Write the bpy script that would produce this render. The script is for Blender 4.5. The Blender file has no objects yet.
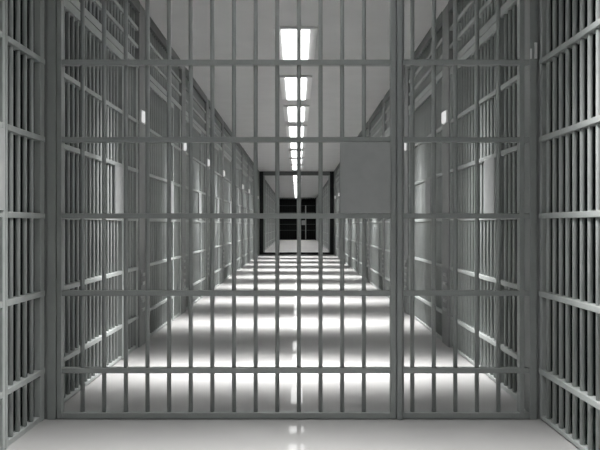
import bpy, bmesh, math, random
from mathutils import Vector, Matrix

random.seed(4)
C = bpy.context.scene
COL = C.collection

# ------------------------------------------------------------------ dimensions (metres)
CAM_Z = 0.9675
D = 3.25                       # camera -> corridor gate
XL, XR = -1.2475, 1.1925       # faces of the two cell walls
P = 0.583 * D                  # length of one cell bay
PIER0 = 0.997 * D              # near edge of the pier beside the gate
PIERW = 0.069 * D
CEIL = CAM_Z + 1.76
PORTAL = 6.56 * D
END = 12.9 * D
OPEN = P - PIERW
HALF = OPEN / 2
def hz(px): return CAM_Z + px / 200.0
def gx(px): return (px - 297.5) / 200.0

# ------------------------------------------------------------------ materials
def mat(name, col, rough=0.5, metal=0.0, spec=0.5, var=0.0, scale=6.0, bump=0.0, coat=0.0, coat_r=0.05, stretch=(1, 1, 1)):
    m = bpy.data.materials.new(name); m.use_nodes = True
    nt = m.node_tree; b = nt.nodes['Principled BSDF']
    b.inputs['Roughness'].default_value = rough
    b.inputs['Metallic'].default_value = metal
    b.inputs['Specular IOR Level'].default_value = spec
    b.inputs['Coat Weight'].default_value = coat
    b.inputs['Coat Roughness'].default_value = coat_r
    tc = nt.nodes.new('ShaderNodeTexCoord')
    mp = nt.nodes.new('ShaderNodeMapping'); mp.inputs['Scale'].default_value = stretch
    nz = nt.nodes.new('ShaderNodeTexNoise'); nz.inputs['Scale'].default_value = scale
    nz.inputs['Detail'].default_value = 5
    nt.links.new(tc.outputs['Object'], mp.inputs['Vector']); nt.links.new(mp.outputs[0], nz.inputs['Vector'])
    rp = nt.nodes.new('ShaderNodeValToRGB')
    rp.color_ramp.elements[0].position = 0.3; rp.color_ramp.elements[1].position = 0.7
    rp.color_ramp.elements[0].color = tuple(c * (1 - var) for c in col) + (1,)
    rp.color_ramp.elements[1].color = tuple(min(1, c * (1 + var)) for c in col) + (1,)
    nt.links.new(nz.outputs['Fac'], rp.inputs['Fac']); nt.links.new(rp.outputs['Color'], b.inputs['Base Color'])
    if bump:
        bp = nt.nodes.new('ShaderNodeBump'); bp.inputs['Strength'].default_value = bump; bp.inputs['Distance'].default_value = 0.01
        nt.links.new(nz.outputs['Fac'], bp.inputs['Height']); nt.links.new(bp.outputs[0], b.inputs['Normal'])
    return m
def emit(name, col, s):
    m = bpy.data.materials.new(name); m.use_nodes = True
    nt = m.node_tree; nt.nodes.clear()
    e = nt.nodes.new('ShaderNodeEmission'); o = nt.nodes.new('ShaderNodeOutputMaterial')
    e.inputs['Color'].default_value = (*col, 1); e.inputs['Strength'].default_value = s
    nt.links.new(e.outputs[0], o.inputs['Surface']); return m

M_bar = mat('grey_bar_paint', (0.39, 0.412, 0.404), 0.55, 0.0, 0.3, 0.06, 9)
M_gate = mat('gate_paint', (0.30, 0.318, 0.311), 0.5, 0.0, 0.5, 0.06, 9)
M_plate = mat('lock_plate_paint', (0.38, 0.39, 0.39), 0.5, 0.0, 0.4, 0.05, 14)
M_pier = mat('pier_concrete', (0.30, 0.31, 0.305), 0.75, 0.0, 0.3, 0.10, 5, 0.05)
M_fascia = mat('fascia_steel', (0.16, 0.17, 0.168), 0.5, 0.0, 0.4, 0.08, 5)
M_floor = mat('polished_floor', (0.42, 0.416, 0.412), 0.6, 0.0, 0.2, 0.05, 2.2, 0.0, 0.35, 0.03)
M_ceil = mat('ceiling_paint', (0.62, 0.62, 0.62), 0.55, 0.0, 0.4, 0.04, 3.0)
M_cell = mat('cell_interior', (0.022, 0.034, 0.030), 0.8, 0.0, 0.2, 0.12, 2.5)  # near-black green: the shade inside the cells is put into this colour
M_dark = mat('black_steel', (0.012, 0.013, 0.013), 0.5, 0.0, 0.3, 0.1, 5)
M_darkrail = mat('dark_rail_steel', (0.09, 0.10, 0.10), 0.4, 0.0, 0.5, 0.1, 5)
M_white = mat('white_enamel', (0.80, 0.80, 0.80), 0.35, 0.0, 0.5, 0.02, 8)
M_slot = mat('slot_dark', (0.05, 0.055, 0.055), 0.7, 0.0, 0.2, 0.1, 8)
M_tube = emit('lamp_diffuser', (1, 1, 0.99), 5.2)
M_wl = emit('wall_lamp_lens', (1, 1, 0.99), 0.75)

# ------------------------------------------------------------------ mesh helpers
class MB:
    def __init__(s): s.bm = bmesh.new()
    def box(s, x0, x1, y0, y1, z0, z1, bev=0.0):
        r = bmesh.ops.create_cube(s.bm, size=1.0)
        vs = r['verts']
        for v in vs:
            v.co = Vector(((x0 + x1) / 2 + v.co.x * (x1 - x0), (y0 + y1) / 2 + v.co.y * (y1 - y0), (z0 + z1) / 2 + v.co.z * (z1 - z0)))
        if bev:
            es = list({e for v in vs for e in v.link_edges})
            bmesh.ops.bevel(s.bm, geom=es, offset=bev, segments=2, affect='EDGES', profile=0.5)
        return s
    def rod(s, x, y, z0, z1, r, n=12):
        q = bmesh.ops.create_cone(s.bm, cap_ends=True, segments=n, radius1=r, radius2=r, depth=z1 - z0)
        bmesh.ops.translate(s.bm, verts=q['verts'], vec=(x, y, (z0 + z1) / 2)); return s
    def rodx(s, x0, x1, y, z, r, n=10):
        q = bmesh.ops.create_cone(s.bm, cap_ends=True, segments=n, radius1=r, radius2=r, depth=x1 - x0)
        bmesh.ops.rotate(s.bm, verts=q['verts'], matrix=Matrix.Rotation(math.pi / 2, 3, 'Y'))
        bmesh.ops.translate(s.bm, verts=q['verts'], vec=((x0 + x1) / 2, y, z)); return s
    def build(s, name, m, parent=None, smooth=False):
        me = bpy.data.meshes.new(name); s.bm.to_mesh(me); s.bm.free()
        me.materials.append(m)
        if smooth:
            for p in me.polygons: p.use_smooth = len(p.vertices) == 4
        o = bpy.data.objects.new(name, me); COL.objects.link(o)
        if parent: o.parent = parent
        return o
def empty(name, loc=(0, 0, 0), rz=0.0):
    o = bpy.data.objects.new(name, None); COL.objects.link(o); o.location = loc; o.rotation_euler = (0, 0, rz)
    o.empty_display_size = 0.1; return o
def tag(o, label, cat, group=None):
    o['label'] = label; o['category'] = cat
    if group: o['group'] = group
    return o
def copy_tree(o, parent=None):
    c = o.copy(); COL.objects.link(c)
    if parent: c.parent = parent
    for ch in list(o.children): copy_tree(ch, c)
    return c
def shift_copy(src, parent, dx=0, dy=0, dz=0):
    c = src.copy(); COL.objects.link(c); c.parent = parent
    c.location = src.location + Vector((dx, dy, dz)); return c
def struct(name, b, m):
    o = b.build(name, m); o['kind'] = 'structure'; return o

# ------------------------------------------------------------------ the setting
YB = -1.6
YE = END + 2.2
DEEP = 1.9
struct('floor', MB().box(XL - .06, XR + .06, YB - .1, YE, -0.2, 0), M_floor)
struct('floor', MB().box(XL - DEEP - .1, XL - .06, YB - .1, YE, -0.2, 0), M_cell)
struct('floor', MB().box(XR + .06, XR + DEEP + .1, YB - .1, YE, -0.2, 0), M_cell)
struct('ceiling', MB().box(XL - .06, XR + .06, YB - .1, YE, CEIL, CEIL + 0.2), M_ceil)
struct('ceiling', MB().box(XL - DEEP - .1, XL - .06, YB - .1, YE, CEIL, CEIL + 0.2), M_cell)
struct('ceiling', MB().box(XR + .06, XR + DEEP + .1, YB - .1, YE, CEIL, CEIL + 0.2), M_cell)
struct('wall_back', MB().box(XL - DEEP, XR + DEEP, YB - .1, YB, 0, CEIL), M_pier)

def bays():
    """near edges of every pier: (y of pier start, length of pier)"""
    out = []
    for k in range(-1, 9): out.append((PIER0 + P * k, PIERW))
    return out
near = [PIER0 + P * k for k in range(-1, 10)]           # piers up to the portal
PORT_LEN = 0.13
far0 = PORTAL + PORT_LEN
NFAR = 10
far = [far0 - PIERW * 0.2 + P * k for k in range(0, NFAR + 1)]

for side, X, sg in (('left', XL, -1), ('right', XR, 1)):
    xo = X + sg * DEEP
    lo, hi = min(X, xo), max(X, xo)
    # wall behind the camera up to the first pier
    struct('wall_%s' % side, MB().box(lo, hi, YB, near[0] + PIERW, 0, CEIL), M_pier)
    f = sorted((X, X + sg * 0.055)); g = sorted((X + sg * 0.055, xo))
    for y in near[1:-1]:
        struct('wall_%s' % side, MB().box(f[0], f[1], y, y + PIERW, 0, CEIL, 0.004), M_pier)
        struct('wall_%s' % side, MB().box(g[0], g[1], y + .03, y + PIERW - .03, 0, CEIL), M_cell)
    struct('wall_%s' % side, MB().box(lo, hi, near[-1], PORTAL, 0, CEIL), M_pier)
    struct('wall_%s' % side, MB().box(lo, hi, PORTAL, far[0] + PIERW, 0, CEIL), M_pier)
    for y in far[1:-1]:
        struct('wall_%s' % side, MB().box(f[0], f[1], y, y + PIERW, 0, CEIL), M_pier)
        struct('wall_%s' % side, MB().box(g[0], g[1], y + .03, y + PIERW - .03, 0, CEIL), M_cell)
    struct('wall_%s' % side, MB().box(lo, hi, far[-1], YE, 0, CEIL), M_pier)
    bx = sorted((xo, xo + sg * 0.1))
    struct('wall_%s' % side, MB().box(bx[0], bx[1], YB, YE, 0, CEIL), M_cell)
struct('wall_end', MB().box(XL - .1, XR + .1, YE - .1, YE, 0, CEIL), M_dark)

# fascia beam along the top of both walls, one length per bay
def trim(side, y0, y1):
    X, sg = (XL, -1) if side == 'left' else (XR, 1)
    xs = sorted((X - sg * 0.004, X + sg * 0.12))
    struct('trim_1' if side == 'left' else 'trim_2', MB().box(xs[0], xs[1], y0, y1, hz(335), CEIL), M_fascia)
for s in ('left', 'right'):
    for y in near[:-1]: trim(s, y + PIERW, y + P)
    for y in far[:-1]: trim(s, y + PIERW, y + P)

# ------------------------------------------------------------------ cell fronts
# local frame: +x towards the corridor, y along the wall, origin at bay centre on the wall face
RB = 0.0112
BX = -0.030                    # bar axis
RX0, RX1 = -0.049, -0.008      # rail depth
DOOR0, DOOR1 = -HALF + 0.004, -HALF + 0.735 * OPEN
FIX0, FIX1 = DOOR1 + 0.006, HALF - 0.004
RAILS = [162, 85, 9, -68, -145]
HEAD = hz(247)
SP = 0.0757

def rail(y0, y1, z, h=0.027):
    return MB().box(RX0, RX1, y0, y1, z - h / 2, z + h / 2, 0.003)

def make_door():
    t = empty('cell_door')
    st = 0.028
    MB().box(RX0 + .004, -0.012, DOOR0, DOOR0 + .03, 0.006, HEAD - 0.004, 0.003).build('stile', M_bar, t)
    MB().box(RX0, RX1, DOOR1 - st, DOOR1, 0.006, HEAD - 0.004, 0.003).build('stile', M_bar, t)
    a, b = DOOR0, DOOR1 - st
    first = None
    for p in RAILS:
        if first is None: first = rail(a, b, 0).build('rail', M_bar, t); first.location.z = hz(p)
        else: shift_copy(first, t, dz=hz(p) - first.location.z)
    rail(a, b, HEAD - 0.029, 0.050).build('top_rail', M_bar, t)
    MB().box(RX0, RX1 - .008, a, b, 0.006, 0.026, .002).build('bottom_rail', M_bar, t)
    n = int(round((b - a) / SP)) - 1
    sp = (b - a) / (n + 1)
    bar = MB().rod(BX, 0, 0.022, HEAD - 0.05, RB).build('bar', M_bar, t, True)
    bar.location.y = a + sp
    for i in range(1, n): shift_copy(bar, t, dy=sp * i)
    pl = MB().box(-0.012, 0.002, b - 0.215, b - 0.002, hz(9) + 0.016, hz(85) - 0.016, 0.003).build('lock_plate', M_plate, t)
    return t

def make_grille():
    t = empty('cell_grille')
    # side panel
    MB().box(RX0, RX1, FIX0, FIX0 + 0.016, 0, HEAD, 0.003).build('stile', M_bar, t)
    MB().box(RX0 + .004, -0.012, FIX1 - 0.05, FIX1, 0, HEAD, 0.003).build('stile', M_bar, t)
    a, b = FIX0 + 0.016, FIX1
    first = None
    for p in RAILS:
        if first is None: first = rail(a, b, 0).build('rail', M_bar, t); first.location.z = hz(p)
        else: shift_copy(first, t, dz=hz(p) - first.location.z)
    MB().box(RX0, RX1 - .008, a, b, 0.0, 0.026, .002).build('bottom_rail', M_bar, t)
    n = 4
    sp = (b - 0.045 - a) / (n + 1)
    bar = MB().rod(BX, 0, 0.022, HEAD, RB).build('bar', M_bar, t, True)
    bar.location.y = a + sp
    for i in range(1, n): shift_copy(bar, t, dy=sp * i)
    # transom over door and panel
    a, b = -HALF + 0.004, HALF - 0.004
    MB().box(RX0, RX1 + 0.003, a, b, HEAD, HEAD + 0.048, 0.003).build('head_rail', M_bar, t)
    for p in (281, 309):
        rail(a, b, hz(p), 0.028).build('transom_rail', M_bar, t)
    top = hz(335)
    n = int(round((b - a) / SP)) - 1
    sp = (b - a) / (n + 1)
    bar = MB().rod(BX, 0, HEAD + 0.045, top + 0.01, RB).build('transom_bar', M_bar, t, True)
    bar.location.y = a + sp
    for i in range(1, n): shift_copy(bar, t, dy=sp * i)
    return t

def flat_front(name, door):
    """the same door / grille as one mesh, for the cells far beyond the portal"""
    b = MB()
    if door:
        b.box(RX0, RX1, DOOR0, DOOR0 + .014, 0.006, HEAD - .004); b.box(RX0, RX1, DOOR1 - .04, DOOR1, 0.006, HEAD - .004)
        y0, y1 = DOOR0 + .014, DOOR1 - .04
        for p in RAILS: b.box(RX0, RX1, y0, y1, hz(p) - .015, hz(p) + .015)
        b.box(RX0, RX1, y0, y1, HEAD - .054, HEAD - .004); b.box(RX0, RX1, y0, y1, .006, .05)
        n = int(round((y1 - y0) / SP)) - 1
        for i in range(n): b.rod(BX, y0 + (y1 - y0) / (n + 1) * (i + 1), .045, HEAD - .05, RB, 8)
        b.box(-0.012, 0.002, y1 - 0.215, y1 - 0.002, hz(9) + 0.016, hz(85) - 0.016)
    else:
        b.box(RX0, RX1, FIX0, FIX0 + .03, 0, HEAD); b.box(RX0, RX1, FIX1 - .014, FIX1, 0, HEAD)
        y0, y1 = FIX0 + .03, FIX1 - .014
        for p in RAILS: b.box(RX0, RX1, y0, y1, hz(p) - .015, hz(p) + .015)
        b.box(RX0, RX1, y0, y1, 0, .048)
        for i in range(5): b.rod(BX, y0 + (y1 - y0) / 6 * (i + 1), .045, HEAD, RB, 8)
        y0, y1 = -HALF + .004, HALF - .004
        b.box(RX0, RX1 + .003, y0, y1, HEAD, HEAD + .048)
        for p in (281, 309): b.box(RX0, RX1, y0, y1, hz(p) - .014, hz(p) + .014)
        n = int(round((y1 - y0) / SP)) - 1
        for i in range(n): b.rod(BX, y0 + (y1 - y0) / (n + 1) * (i + 1), HEAD + .045, hz(335) + .01, RB, 8)
    return b.build(name, M_bar)

ORD = ['first', 'second', 'third', 'fourth', 'fifth', 'sixth', 'seventh', 'eighth', 'ninth', 'tenth', 'eleventh', 'twelfth',
       'thirteenth', 'fourteenth', 'fifteenth', 'sixteenth', 'seventeenth', 'eighteenth', 'nineteenth', 'twentieth']
def where(k, side):
    if k == 0: return 'on the %s wall in front of the corridor gate' % side
    return 'on the %s wall, %s cell beyond the corridor gate' % (side, ORD[k - 1])

door0 = make_door(); gril0 = make_grille(); used = [False, False]
for k, y in enumerate(near[:-1]):
    for side, X, rz in (('left', XL, 0.0), ('right', XR, math.pi)):
        c = y + PIERW + HALF
        d = door0 if not used[0] else copy_tree(door0)
        g = gril0 if not used[1] else copy_tree(gril0)
        used = [True, True]
        for o in (d, g): o.location = (X, c, 0); o.rotation_euler = (0, 0, rz)
        tag(d, 'grey barred cell door with lock plate ' + where(k, side), 'door', 'barred cell doors along the corridor')
        tag(g, 'grey barred side panel and transom ' + where(k, side), 'bars', 'fixed barred cell fronts along the corridor')
fd = flat_front('cell_door', True); fg = flat_front('cell_grille', False); used = False
for k, y in enumerate(far[:-1]):
    for side, X, rz in (('left', XL, 0.0), ('right', XR, math.pi)):
        c = y + PIERW + HALF
        d = fd if not used else fd.copy(); g = fg if not used else fg.copy()
        if used: COL.objects.link(d); COL.objects.link(g)
        used = True
        for o in (d, g): o.location = (X, c, 0); o.rotation_euler = (0, 0, rz)
        tag(d, 'distant barred cell door on the %s wall, %s cell past the black portal' % (side, ORD[k]), 'door', 'barred cell doors past the portal')
        tag(g, 'distant barred side panel on the %s wall, %s cell past the black portal' % (side, ORD[k]), 'bars', 'fixed cell fronts past the portal')

# ------------------------------------------------------------------ lamps and grilles on the piers
def make_wall_lamp():
    t = empty('wall_lamp')
    MB().box(0.0005, 0.012, -0.062, 0.062, 0, 0.1, 0.002).build('housing', M_white, t)
    MB().box(0.012, 0.026, -0.055, 0.055, 0.006, 0.094, 0.005).build('lens', M_wl, t)
    return t
def make_vent():
    t = empty('wall_vent')
    MB().box(0.0005, 0.006, -0.075, 0.075, 0, 0.37, 0.002).build('plate', M_pier, t)
    s0 = None
    for i in range(5):
        if s0 is None:
            s0 = MB().box(0.006, 0.016, -0.05, 0.05, 0, 0.026, 0.003).build('louvre', M_plate, t); s0.location.z = 0.035
        else: shift_copy(s0, t, dz=0.07 * i)
    return t
wl0 = make_wall_lamp(); vt0 = make_vent(); used = False
for k in range(2, len(near)):
    y = near[k]
    for side, X, rz in (('left', XL, 0.0), ('right', XR, math.pi)):
        yy = y + PIERW / 2 - 0.03
        a = wl0 if not used else copy_tree(wl0)
        a.location = (X, yy, hz(163)); a.rotation_euler = (0, 0, rz)
        lab = 'small white wall lamp on the %s pier past the %s cell beyond the gate' % (side, ORD[k - 2])
        tag(a, lab, 'wall lamp', 'small lamps on the piers')
        if k > 1:
            v = vt0 if not used else copy_tree(vt0)
            v.location = (X, yy, hz(-145)); v.rotation_euler = (0, 0, rz)
            tag(v, 'grey louvred wall vent on the %s pier past the %s cell beyond the gate' % (side, ORD[k - 2]), 'vent', 'louvred vents on the piers')
        used = True
# ------------------------------------------------------------------ corridor gate
GY = D
gd0, gd1 = GY - 0.018, GY + 0.018
GTOP = hz(236)
fr = empty('gate_frame', (0, GY, 0))
def lb(x0, x1, y0, y1, z0, z1, bev=0.003): return MB().box(x0, x1, y0, y1, z0, z1, bev)
lb(gx(48.6), gx(57.2), -0.022, 0.045, 0, CEIL - .002).build('post', M_gate, fr)
lb(gx(528.4), gx(535.4), -0.022, 0.045, 0, CEIL - .002).build('post', M_gate, fr)
lb(gx(396.4), gx(401.5), -0.03, 0.03, 0, GTOP + .006).build('post', M_gate, fr)
lb(gx(57.2), gx(528.4), -0.03, 0.03, GTOP + 0.006, GTOP + 0.07).build('header', M_gate, fr)
lb(gx(532.6), gx(535.2), -0.029, -0.022, hz(165), hz(181), .001).build('bracket', M_white, fr)
lb(gx(528.5), gx(530.0), -0.029, -0.022, hz(165), hz(175), .001).build('bracket', M_white, fr)
b0 = None
for i in range(20):
    x = gx(57.2) + (i + 1) * (gx(528.4) - gx(57.2)) / 21
    if b0 is None:
        b0 = MB().rod(0, 0, GTOP + 0.07, CEIL - 0.002, 0.0118).build('transom_bar', M_gate, fr, True); b0.location.x = x
    else: shift_copy(b0, fr, dx=x - b0.location.x)
tag(fr, 'grey steel gate frame of posts and header spanning the corridor', 'frame')

def gate_leaf(name, xs0, sw0, xs1, sw1, bars, ext=0):
    t = empty(name, (0, GY, 0))
    lb(gx(xs0), gx(xs0 + sw0), -0.02, 0.02, 0.004, GTOP).build('stile', M_gate, t)
    lb(gx(xs1 - sw1), gx(xs1), -0.02, 0.02, 0.004, GTOP).build('stile', M_gate, t)
    a, b = gx(xs0 + sw0 * (0 if ext else 1)), gx(xs1 + ext if ext else xs1 - sw1)
    r0 = None
    for p in RAILS:
        if r0 is None:
            r0 = lb(a, b, -0.019, 0.019, -0.013, 0.013).build('rail', M_gate, t); r0.location.z = hz(p)
        else: shift_copy(r0, t, dz=hz(p) - r0.location.z)
    lb(a, b, -0.019, 0.019, GTOP - 0.035, GTOP).build('top_rail', M_gate, t)
    lb(a, b, -0.019, 0.019, 0.004, 0.034).build('bottom_rail', M_gate, t)
    q0 = None
    for x in bars:
        if q0 is None:
            q0 = MB().rod(0, 0, 0.03, GTOP - 0.03, 0.0107, 14).build('bar', M_gate, t, True); q0.location.x = gx(x)
        else: shift_copy(q0, t, dx=gx(x) - q0.location.x)
    return t
gate = gate_leaf('barred_gate', 58.2, 4.6, 395.8, 5.8, [82.6 + 21.63 * i for i in range(14)])
lp = lb(gx(340), gx(390), -0.026, -0.0145, hz(9) + .0145, hz(85) - 0.0145, 0.002).build('lock_plate', M_plate, gate)
tag(gate, 'wide grey barred sliding gate with square lock plate across the corridor', 'gate')
pan = gate_leaf('barred_screen', 402, 1.6, 523.2, 5.0, [412.3 + 21.5 * i for i in range(5)], 4.9)
tag(pan, 'narrow grey fixed barred panel to the right of the gate post', 'bars')

# ------------------------------------------------------------------ black portal half way down
po = empty('portal_frame', (0, PORTAL, 0))
j = 0.125
L = PORT_LEN - .002
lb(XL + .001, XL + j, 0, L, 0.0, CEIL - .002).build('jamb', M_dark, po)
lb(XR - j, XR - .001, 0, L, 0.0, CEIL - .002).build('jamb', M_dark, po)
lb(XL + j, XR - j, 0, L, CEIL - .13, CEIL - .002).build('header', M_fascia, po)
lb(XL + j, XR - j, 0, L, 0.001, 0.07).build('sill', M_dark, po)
tag(po, 'black steel portal frame around the corridor half way down', 'frame')
it = empty('portal_trim', (0, PORTAL + PORT_LEN, 0))
lb(XL + j - .01, XL + j + .045, 0.0, 0.05, 0.0, CEIL - .14).build('jamb', M_bar, it)
lb(XR - j - .045, XR - j + .01, 0.0, 0.05, 0.0, CEIL - .14).build('jamb', M_bar, it)
lb(XL + j + .045, XR - j - .045, 0.0, 0.05, 0.0, 0.05).build('sill', M_bar, it)
tag(it, 'pale grey inner trim set just behind the black portal frame', 'frame')

# ------------------------------------------------------------------ end gate, dark
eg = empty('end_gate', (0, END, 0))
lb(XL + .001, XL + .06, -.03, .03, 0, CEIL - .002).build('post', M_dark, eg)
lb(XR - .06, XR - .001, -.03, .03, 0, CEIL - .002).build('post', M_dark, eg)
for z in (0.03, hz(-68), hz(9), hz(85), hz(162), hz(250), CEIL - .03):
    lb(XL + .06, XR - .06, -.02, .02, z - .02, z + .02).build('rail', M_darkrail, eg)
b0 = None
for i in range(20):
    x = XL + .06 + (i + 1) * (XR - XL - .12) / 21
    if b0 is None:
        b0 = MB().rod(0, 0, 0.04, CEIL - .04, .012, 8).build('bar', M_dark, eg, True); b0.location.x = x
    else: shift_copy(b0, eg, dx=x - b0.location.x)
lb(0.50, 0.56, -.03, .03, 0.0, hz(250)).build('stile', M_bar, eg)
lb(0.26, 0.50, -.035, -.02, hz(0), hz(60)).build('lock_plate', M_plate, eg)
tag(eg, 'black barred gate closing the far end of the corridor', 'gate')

# ------------------------------------------------------------------ ceiling lamps
LX0, LX1 = -0.143, 0.105          # luminous panel across
LZ = hz(345)
LLEN = 0.395 * D
LAMP0 = 1.78 * D
SIG = 0.105
SIGX = 0.52
BROAD = 0.0
PW = 360.0
def lamp_light(name, power, sig=SIG, sigx=SIGX):
    ld = bpy.data.lights.new(name, 'AREA'); ld.shape = 'RECTANGLE'; ld.size = LX1 - LX0; ld.size_y = 0.35
    ld.energy = power; ld.color = (1.0, 0.995, 0.985)
    ld.use_nodes = True
    nt = ld.node_tree; em = nt.nodes['Emission']
    ge = nt.nodes.new('ShaderNodeNewGeometry'); sx = nt.nodes.new('ShaderNodeSeparateXYZ')
    nt.links.new(ge.outputs['Incoming'], sx.inputs[0])
    def m(op, a, b=None):
        n = nt.nodes.new('ShaderNodeMath'); n.operation = op
        for i, v in enumerate((a, b)):
            if v is None: continue
            if isinstance(v, (int, float)): n.inputs[i].default_value = v
            else: nt.links.new(v, n.inputs[i])
        return n.outputs[0]
    t = m('DIVIDE', sx.outputs['Y'], m('MAXIMUM', m('ABSOLUTE', sx.outputs['Z']), 0.02))
    q = m('MULTIPLY', m('MULTIPLY', t, t), -0.5 / sig ** 2)
    u = m('DIVIDE', sx.outputs['X'], m('MAXIMUM', m('ABSOLUTE', sx.outputs['Z']), 0.02))
    v = m('MULTIPLY', m('MULTIPLY', u, u), -0.5 / sigx ** 2)
    s = m('ADD', m('EXPONENT', m('ADD', q, v)), BROAD)
    nt.links.new(s, em.inputs['Strength'])
    return ld
LD = None
def make_lamp():
    global LD
    t = empty('ceiling_lamp')
    cx = (LX0 + LX1) / 2
    MB().box(LX0 - .07, LX1 + .07, -LLEN / 2 - .03, LLEN / 2 + .03, 0.012, CEIL - LZ - 0.001, 0.004).build('housing', M_white, t)
    MB().box(LX0, LX1, -LLEN / 2, LLEN / 2, 0.0, 0.012, 0.003).build('diffuser', M_tube, t)
    LD = lamp_light('lamp_beam', PW)
    o = bpy.data.objects.new('lamp_beam', LD); COL.objects.link(o); o.parent = t
    o.location = (cx, 0, -0.004)
    return t
lamp0 = make_lamp(); used = False
k0 = -3
NEAR_BEAM = lamp_light('lamp_beam', PW * 0.44, 0.15, 1.6)
FAR_BEAM = lamp_light('lamp_beam', PW * 0.6)
n = 0
k = k0
while True:
    y = LAMP0 + LLEN / 2 + P * k
    if y > END - 0.6: break
    if abs(y - PORTAL - .06) < LLEN / 2 + 0.1: k += 1; continue
    t = copy_tree(lamp0) if k != -1 else lamp0
    t.location = (0, y - (0.07 * D if k <= -1 else 0), LZ)
    if k < -1 or y > PORTAL:
        for ch in t.children:
            if ch.type == 'LIGHT':
                ch.data = NEAR_BEAM if k < -1 else FAR_BEAM
    if k < -1: lab = 'white ceiling lamp over the camera end, %s in front of the corridor gate' % ('first' if k == -2 else 'second')
    else:
        n += 1
        lab = 'long white ceiling lamp, %s in the row beyond the corridor gate' % ORD[n - 1]
    tag(t, lab, 'ceiling lamp', 'ceiling lamps along the corridor')
    k += 1

# ------------------------------------------------------------------ world, camera, view
w = bpy.data.worlds.new('world'); C.world = w; w.use_nodes = True
w.node_tree.nodes['Background'].inputs['Color'].default_value = (0.5, 0.52, 0.52, 1)
w.node_tree.nodes['Background'].inputs['Strength'].default_value = 0.02
cd = bpy.data.cameras.new('camera'); cam = bpy.data.objects.new('camera', cd); COL.objects.link(cam)
cam.location = (0, 0, CAM_Z); cam.rotation_euler = (math.pi / 2, 0, 0)
cd.sensor_width = 36; cd.lens = 36 * 650 / 600.0; cd.shift_x = 2.5 / 600; cd.clip_start = 0.05; cd.clip_end = 200
C.camera = cam
C.view_settings.view_transform = 'Standard'; C.view_settings.look = 'None'
C.view_settings.exposure = 0.0; C.view_settings.gamma = 1.0; C.view_settings.use_curve_mapping = False
C.cycles.max_bounces = 12; C.cycles.diffuse_bounces = 8
